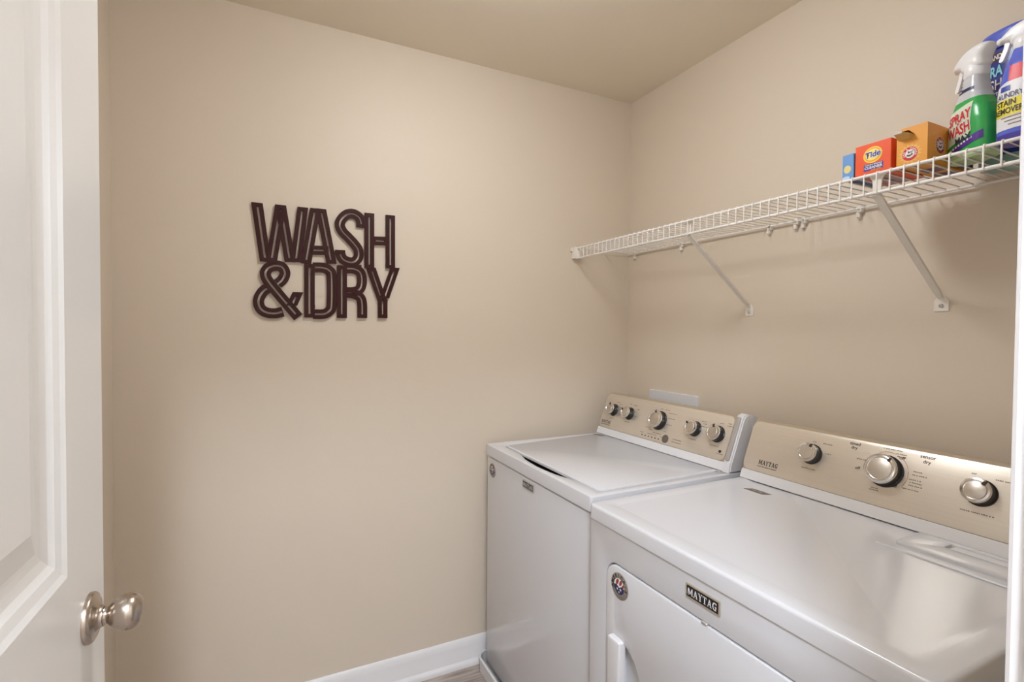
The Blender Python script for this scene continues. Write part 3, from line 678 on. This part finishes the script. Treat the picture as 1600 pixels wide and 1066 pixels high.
# golden box with torn flap and round arm emblem
YE = P('carton_gold',(232,160,62))
ay0, ay1, ah = -1.338, -1.279, .083
t = thing('golden_carton', ((BX-.09)/2, (ay0+ay1)/2, SB), 'golden yellow carton with a torn open flap and red round emblems', 'box')
bm = poly(bmesh.new(), [rrect(ay1*-1,ay0*-1,SB,SB+ah,.0008,1), [(1.2815,SB+.060),(1.3015,SB+.057),(1.3150,SB+.063),(1.3020,SB+.077),(1.2820,SB+.0765)]], 0, .0015, frame((BX+.0015,0,0),(0,-1,0),(0,0,1)))
box(bm, BX+.0015, -.09, ay0, ay1, SB, SB+.0015); box(bm, BX+.0015, -.09, ay0, ay1, SB+ah-.0015, SB+ah); box(bm, BX+.0015, -.09, ay0, ay0+.0015, SB, SB+ah); box(bm, BX+.0015, -.09, ay1-.0015, ay1, SB, SB+ah); box(bm, -.0915, -.09, ay0, ay1, SB, SB+ah)
obj('carton', bm, YE, t)
bm = bmesh.new(); a = [(BX,-1.2818,SB+.060),(BX,-1.3015,SB+.057),(BX,-1.3145,SB+.063),(BX-.017,-1.3105,SB+.0655),(BX-.021,-1.2990,SB+.0690),(BX-.018,-1.2830,SB+.0690)]
v1 = [bm.verts.new(p) for p in a]; v2 = [bm.verts.new((p[0]-.0006, p[1], p[2]-.0012)) for p in a]
bm.faces.new(v1); bm.faces.new(v2[::-1])
for i in range(6): bm.faces.new((v1[i], v2[i], v2[(i+1)%6], v1[(i+1)%6]))
bmesh.ops.recalc_face_normals(bm, faces=bm.faces); obj('torn_flap', bm, P('carton_tan',(214,170,104)), t)
obj('flap_tab', B(BX-.0225,BX-.0205,-1.300,-1.2825,SB+.0672,SB+.0735,bev=.0004,seg=1), P('print_paper',(206,200,190)), t)
def arm_emblem(M, r, m):
    e = obj('emblem', poly(bmesh.new(), [ell(0,0,r,r,36)], .0004,.0004, M), m, t, label='round red emblem with a flexed arm and hammer')
    # pale burst behind the emblem
    bm = bmesh.new(); pts = [((1.55 if i%2 else 1.12)*r*math.cos(2*PI*i/32), (1.45 if i%2 else 1.12)*r*math.sin(2*PI*i/32)) for i in range(32)]
    poly(bm, [pts], .0002,.0002, M); obj('burst', bm, P('print_pale_gold',(240,184,96)), e)
    obj('emblem_centre', poly(bmesh.new(), [ell(0,0,r*.62,r*.62,30)], .0006,.0006, M), WHITE, e)
    bm = bmesh.new()
    for i, c in enumerate('ARM & HAMMER'):
        if c == ' ': continue
        a = math.radians(200-i*20); merge(bm, text_bm(c, r*.34, bold=.02), M @ Matrix.Translation((r*.80*math.cos(a), r*.80*math.sin(a), .0006)) @ Matrix.Rotation(a-PI/2,4,'Z'))
    obj('lettering', bm, WHITE, e)
    bm = bmesh.new()
    poly(bm, [[(-.45*r,-.30*r),(-.05*r,-.42*r),(.38*r,-.22*r),(.30*r,.10*r),(.16*r,.10*r),(.18*r,-.10*r),(-.06*r,-.14*r),(-.40*r,-.06*r)]], .0008,.0008, M)
    poly(bm, [[(-.02*r,.12*r),(.44*r,.26*r),(.40*r,.40*r),(-.06*r,.26*r)]], .0008,.0008, M); poly(bm, [[(-.22*r,.04*r),(-.02*r,.10*r),(-.12*r,.42*r),(-.30*r,.34*r)]], .0008,.0008, M)
    obj('arm_print', bm, P('print_umber',(110,80,64)), e)
arm_emblem(FX(BX,-1.3055,SB+.024), .0150, RED)
arm_emblem(frame((-.237,ay0,SB+.040),(1,0,0),(0,0,1)), .0175, P('print_plum',(168,52,84)))
bm = bmesh.new(); UM = frame((-.19,(ay0+ay1)/2,SB),(1,0,0),(0,-1,0))
poly(bm, [[(-.03,-.018),(.01,-.018),(.01,.018),(-.03,.018)]], .0003,.0003, UM); poly(bm, [[(.03,-.02),(.08,-.02),(.08,.02),(.03,.02)]], .0003,.0003, UM); obj('print_under', bm, P('print_grey_plum',(110,80,110)), t)
# dark navy packet in the gap behind
t = carton('navy_carton', -.175, -.135, -1.3555, -1.343, .070, NAVY, 'small dark navy packet between the golden carton and green bottle')
bm = bmesh.new()
for i in range(4): poly(bm, [[(-.005,-.026+.015*i),(.005,-.026+.015*i),(.005,-.021+.015*i),(-.005,-.021+.015*i)]], .0003,.0003, FX(-.175,-1.349,SB+.036))
obj('lettering', bm, P('print_sky',(120,170,210)), t)

# ---- bottles
class Bottle:
    """super-elliptic body: prof = (z, half length a, half width b, offset along length)"""
    def __init__(s, loc, u, prof, n=3.0):
        s.u = Vector((u[0],u[1],0)).normalized(); s.v = Vector((0,0,1)).cross(s.u); s.o = Vector(loc); s.prof = prof; s.n = n
    def at(s, z):
        P_ = s.prof
        if z <= P_[0][0]: return P_[0][1:]
        for p, q in zip(P_, P_[1:]):
            if z <= q[0]:
                t = (z-p[0])/(q[0]-p[0]); return tuple(p[i]+(q[i]-p[i])*t for i in (1,2,3))
        return P_[-1][1:]
    def w(s, a, b, z): return s.o+s.u*a+s.v*b+Vector((0,0,z))
    def body(s, bm, z0, z1, k=40, grow=0, closed=True):
        zs = sorted({z0, z1}|{p[0] for p in s.prof if z0 < p[0] < z1}|{z0+(z1-z0)*i/14 for i in range(15)})
        rg = []
        for z in zs:
            a, b, off = s.at(z); a += grow; b += grow; r = []
            for i in range(k):
                t = 2*PI*i/k; c, sn = math.cos(t), math.sin(t); e = 2/s.n
                r.append(bm.verts.new(s.w(off+a*math.copysign(abs(c)**e, c), b*math.copysign(abs(sn)**e, sn), z)))
            rg.append(r)
        for p, q in zip(rg, rg[1:]):
            for i in range(k): bm.faces.new((p[i], p[(i+1)%k], q[(i+1)%k], q[i]))
        if closed: bm.faces.new(rg[0][::-1]); bm.faces.new(rg[-1])
        bmesh.ops.recalc_face_normals(bm, faces=bm.faces); return bm
    def surf(s, x, z, side, d):
        """point on the broad face; x runs in reading direction, side = +1/-1 picks the face"""
        a, b, off = s.at(z); al = max(off-a, min(off+a, -x*side))
        q = max(0, 1-min(1, abs((al-off)/a))**s.n)**(1/s.n)
        return s.w(al, side*(b*q+d), z)
    def wrap(s, bm, t, side, d):
        """lay flat xy geometry (x, z) on the broad face"""
        for v in t.verts: v.co = s.surf(v.co.x, v.co.y, side, d)
        merge(bm, t); return bm
    def patch(s, bm, x0, x1, z0, z1, side, d, shape=None, nx=16, nz=8):
        t = bmesh.new(); g = [[t.verts.new((x0+(x1-x0)*i/nx, (z0 if not shape else shape(0,i/nx))+((z1 if not shape else shape(1,i/nx))-(z0 if not shape else shape(0,i/nx)))*j/nz, 0)) for i in range(nx+1)] for j in range(nz+1)]
        for j in range(nz):
            for i in range(nx): t.faces.new((g[j][i], g[j][i+1], g[j+1][i+1], g[j+1][i]))
        return s.wrap(bm, t, side, d)
    def label(s, bm, string, size, x, z, side, d, slope=0, **k):
        t = text_bm(string, size, **k); 
        bmesh.ops.triangulate(t, faces=t.faces[:])
        bmesh.ops.subdivide_edges(t, edges=[e for e in t.edges if e.calc_length() > size*.3], cuts=1)
        bmesh.ops.rotate(t, cent=(0,0,0), matrix=Matrix.Rotation(slope,3,'Z'), verts=t.verts); bmesh.ops.translate(t, vec=(x, z, 0), verts=t.verts)
        return s.wrap(bm, t, side, d)
def trigger_head(b, parent, zb, m, sgn, s=1.0, neck=None):
    """sprayer: collar, hooded head pointing along sgn*u, nozzle and trigger"""
    def L(a, z): return (a*sgn, z)
    M = Matrix(((b.u.x*sgn,0,b.v.x,b.o.x),(b.u.y*sgn,0,b.v.y,b.o.y),(0,1,0,b.o.z),(0,0,0,1)))
    if M.to_3x3().determinant() < 0: M = M @ Matrix.Diagonal((1,1,-1,1))
    pr = smooth_closed([(p*s, zb+q*s) for p, q in ((-.021,.012),(-.024,.030),(-.033,.045),(-.034,.053),(-.025,.059),(-.004,.060),(.018,.055),(.036,.044),(.046,.034),(.046,.027),(.036,.025),(.024,.020),(.020,.012))])
    bm = bmesh.new(); cx = sum(p[0] for p in pr)/len(pr); cy = sum(p[1] for p in pr)/len(pr); rg = []
    for k in range(-8, 9):                      # pillow-shaped loft of the outline across the head's width
        a = k/8*PI/2*.97; f = math.cos(a)**.42; d = math.copysign(abs(math.sin(a))**.8, a)*.0195*s
        rg.append([bm.verts.new(M @ Vector((cx+(p[0]-cx)*f, cy+(p[1]-cy)*f, d))) for p in pr])
    for p, q in zip(rg, rg[1:]):
        for k in range(len(pr)): bm.faces.new((p[k], p[(k+1)%len(pr)], q[(k+1)%len(pr)], q[k]))
    bm.faces.new(rg[0]); bm.faces.new(rg[-1]); bmesh.ops.recalc_face_normals(bm, faces=bm.faces)
    h = obj('sprayer_head', bm, m, parent, smooth=60)
    obj('collar', lathe(bmesh.new(), [(.0195*s,zb-.004),(.0215*s,zb),(.0215*s,zb+.018*s),(.019*s,zb+.022*s),(0,zb+.022*s)], Matrix.Translation(b.o), n=28), m, h, smooth=40)
    bm = bmesh.new(); poly(bm, [smooth_closed([(.026*s,zb+.030*s),(.036*s,zb+.030*s),(.038*s,zb+.014*s),(.045*s,zb-.006*s),(.047*s,zb-.016*s),(.040*s,zb-.017*s),(.034*s,zb-.004*s),(.029*s,zb+.012*s)])], -.006*s, .006*s, M, bev=.002); obj('trigger', bm, m, h, smooth=50)
    NM = M @ Matrix.Translation((.044*s, zb+.034*s, 0)) @ Matrix.Rotation(PI/2, 4, 'Y')
    obj('nozzle', lathe(bmesh.new(), [(.008*s,-.003),(.008*s,.006*s),(.006*s,.009*s),(0,.009*s)], NM, n=16), m, h, smooth=40)
def smooth_closed(p, n=4):
    p = [Vector(q) for q in p]; out = []; N = len(p)
    for i in range(N):
        p0, p1, p2, p3 = p[i-1], p[i], p[(i+1)%N], p[(i+2)%N]
        for k in range(n):
            t = k/n; q = .5*((2*p1)+(p2-p0)*t+(2*p0-5*p1+4*p2-p3)*t*t+(3*p1-p0-3*p2+p3)*t**3); out.append((q.x, q.y))
    return out
WP = P('sprayer_white',(240,238,238),.3)
# green spray bottle: long side faces the room and the sign wall
gb = Bottle((-.205,-1.386,SB), (.47,.883), [(0,.045,.026,0),(.004,.049,.029,0),(.05,.050,.030,0),(.08,.048,.030,0),(.106,.042,.028,.001),(.121,.034,.025,.003),(.138,.027,.022,.003),(.158,.021,.020,.001),(.176,.0180,.0180,0)])
t = thing('spray_bottle', (-.205,-1.386,SB), 'green trigger spray bottle with white sprayer reading SPRAY WASH MAX', 'spray bottle', 'spray bottles on the shelf')
body = obj('bottle_body', gb.body(bmesh.new(), 0, .124), P('bottle_green',(58,168,84),.25), t, smooth=50)
obj('bottle_base', gb.body(bmesh.new(), -.0005, .012, grow=.0004), P('bottle_pale_green',(178,200,150),.3), body, smooth=50)
obj('clear_neck', gb.body(bmesh.new(), .124, .176), P('bottle_clear_grey',(205,205,208),.2), t, smooth=50)
SD = 1     # broad face towards +v
bm = gb.patch(bmesh.new(), -.046, .022, 0,0, SD, .0006, shape=lambda j, u: (.032+.014*u if j == 0 else .104+.012*u)); obj('label_field', bm, P('label_pale_green',(214,228,200)), body)
for string, sz, z, wd in (('SPRAY',.0285,.090,.060), ('WASH',.0305,.063,.060)):
    obj('lettering_outline', gb.label(bmesh.new(), string, sz*1.08, -.006, z, SD, .0012, slope=.12, bold=.055, width=wd), WHITE, body)
    obj('lettering', gb.label(bmesh.new(), string, sz, -.006, z, SD, .0018, slope=.12, bold=.028, width=wd*.95), RED, body)
obj('lettering', gb.label(bmesh.new(), 'n', .0110, -.006, .0770, SD, .0018, bold=.02), RED, body)
obj('lettering', gb.label(bmesh.new(), 'MAX', .0185, .006, .0425, SD, .0017, slope=.12, bold=.03, width=.038), P('print_dark',(50,44,70)), body)
bm = gb.patch(bmesh.new(), -.044, .044, 0,0, SD, .0010, shape=lambda j, u: (.010+.022*u if j == 0 else .021+.028*u)); obj('label_band', bm, P('label_violet',(84,46,140)), body)
bm = bmesh.new()
for k2 in range(9): gb.patch(bm, -.034+.007*k2, -.0295+.007*k2, 0,0, SD, .0014, shape=lambda j, u, k2=k2: .0215+.0019*k2+.0038*j, nx=2, nz=1)
obj('band_print', bm, WHITE, body)['kind'] = 'stuff'
bm = gb.patch(bmesh.new(), -.010, .016, .143, .149, SD, .0012, nx=14, nz=2); obj('neck_band', bm, NAVY, body)
bm = bmesh.new(); [gb.patch(bm, -.018, -.010, .142+.007*i, .1445+.007*i, SD, .0012, nx=4, nz=1) for i in range(3)]; obj('neck_print', bm, NAVY, body)['kind'] = 'stuff'
trigger_head(gb, t, .176, WP, 1, 1.0)
# white and blue stain remover bottle at the right end
kb = Bottle((-.250,-1.478,SB), (.10,.995), [(0,.034,.024,0),(.004,.037,.028,0),(.05,.038,.029,0),(.10,.037,.029,0),(.124,.033,.027,0),(.148,.027,.024,0),(.168,.019,.018,0),(.180,.0155,.0155,0)], n=2.5)
t = thing('spray_bottle', (-.250,-1.478,SB), 'blue and white trigger spray bottle reading LAUNDRY STAIN REMOVER nearest the doorway', 'spray bottle', 'spray bottles on the shelf')
body = obj('bottle_body', kb.body(bmesh.new(), 0, .180), P('bottle_blue',(92,106,206),.25), t, smooth=50)
obj('bottle_base', kb.body(bmesh.new(), -.0005, .016, grow=.0004), P('bottle_dark_blue',(70,60,150),.3), body, smooth=50)
bm = kb.patch(bmesh.new(), -.034, .034, 0,0, SD, .0006, shape=lambda j, u: (.024 if j == 0 else .108+.010*math.sin(u*PI)), nx=24); obj('label_field', bm, P('label_white',(232,230,232)), body)
bm = kb.patch(bmesh.new(), -.034, .034, .050, .082, SD, .0010, nx=24); obj('label_yellow', bm, P('label_yellow',(236,218,60)), body)
bm = kb.patch(bmesh.new(), -.012, .028, .116, .146, SD, .0008); obj('label_red', bm, P('label_red',(222,58,60)), body)
bm = kb.patch(bmesh.new(), -.024, -.008, .098, .108, SD, .0012, nx=6, nz=4); obj('label_mark', bm, P('label_royal',(50,70,160)), body)
bm = bmesh.new(); kb.label(bm, 'LAUNDRY', .0140, -.011, .0890, SD, .0014, bold=.01, width=.046); obj('lettering_laundry', bm, P('print_slate',(60,60,100)), body)
bm = bmesh.new(); kb.label(bm, 'STAIN', .0155, -.014, .0745, SD, .0016, bold=.025, width=.032); kb.label(bm, 'REMOVER', .0155, -.011, .0600, SD, .0016, bold=.025, width=.048); obj('lettering', bm, P('print_black',(36,32,36)), body)
bm = bmesh.new(); [kb.patch(bm, -.022+.006*i, .022, .046-.007*i, .048-.007*i, SD, .0010, nx=8, nz=1) for i in range(3)]; obj('fine_print', bm, INKG, body)['kind'] = 'stuff'
trigger_head(kb, t, .182, WP, 1, .82)
# blue tub behind
tb = Bottle((-.078,-1.398,SB), (.30,.954), [(0,.050,.034,0),(.005,.054,.037,0),(.14,.055,.038,0),(.245,.054,.037,0),(.262,.051,.035,0)], n=2.6)
t = thing('detergent_tub', (-.078,-1.398,SB), 'tall navy and blue detergent tub reading ULTRA WASH behind the bottles', 'tub')
body = obj('tub_body', tb.body(bmesh.new(), 0, .262), P('tub_navy',(48,58,140),.3), t, smooth=50)
obj('tub_base', tb.body(bmesh.new(), -.0005, .02, grow=.0005), P('tub_teal',(150,182,172),.35), body, smooth=50)
lidb = Bottle(tb.o, (tb.u.x,tb.u.y), [(.258,.057,.040,0),(.29,.057,.040,0),(.296,.053,.037,0)], n=2.6)
obj('tub_lid', lidb.body(bmesh.new(), .258, .296), P('tub_lid_blue',(88,104,206),.35), t, smooth=50)
bm = tb.patch(bmesh.new(), -.050, .012, .229, .248, SD, .0008); obj('label_plate', bm, P('label_brown',(70,44,44)), body)
bm = bmesh.new(); tb.label(bm, 'KIRKLAND', .0150, -.018, .2385, SD, .0014, bold=.02, width=.050); obj('lettering_plate', bm, WHITE, body)
bm = bmesh.new(); tb.label(bm, 'ULTRA', .032, -.022, .208, SD, .0012, bold=.03, width=.062); obj('lettering', bm, P('print_aqua',(140,214,226)), body)
bm = bmesh.new(); tb.label(bm, 'WASH', .032, -.022, .178, SD, .0012, bold=.01, width=.062); tb.label(bm, 'BOOSTER', .010, -.008, .157, SD, .0012, bold=.02, width=.044); obj('lettering_wash', bm, WHITE, body)
bm = tb.patch(bmesh.new(), -.01, .04, .09, .118, SD, .0008); obj('label_patch', bm, P('label_silver_blue',(170,184,214)), body)
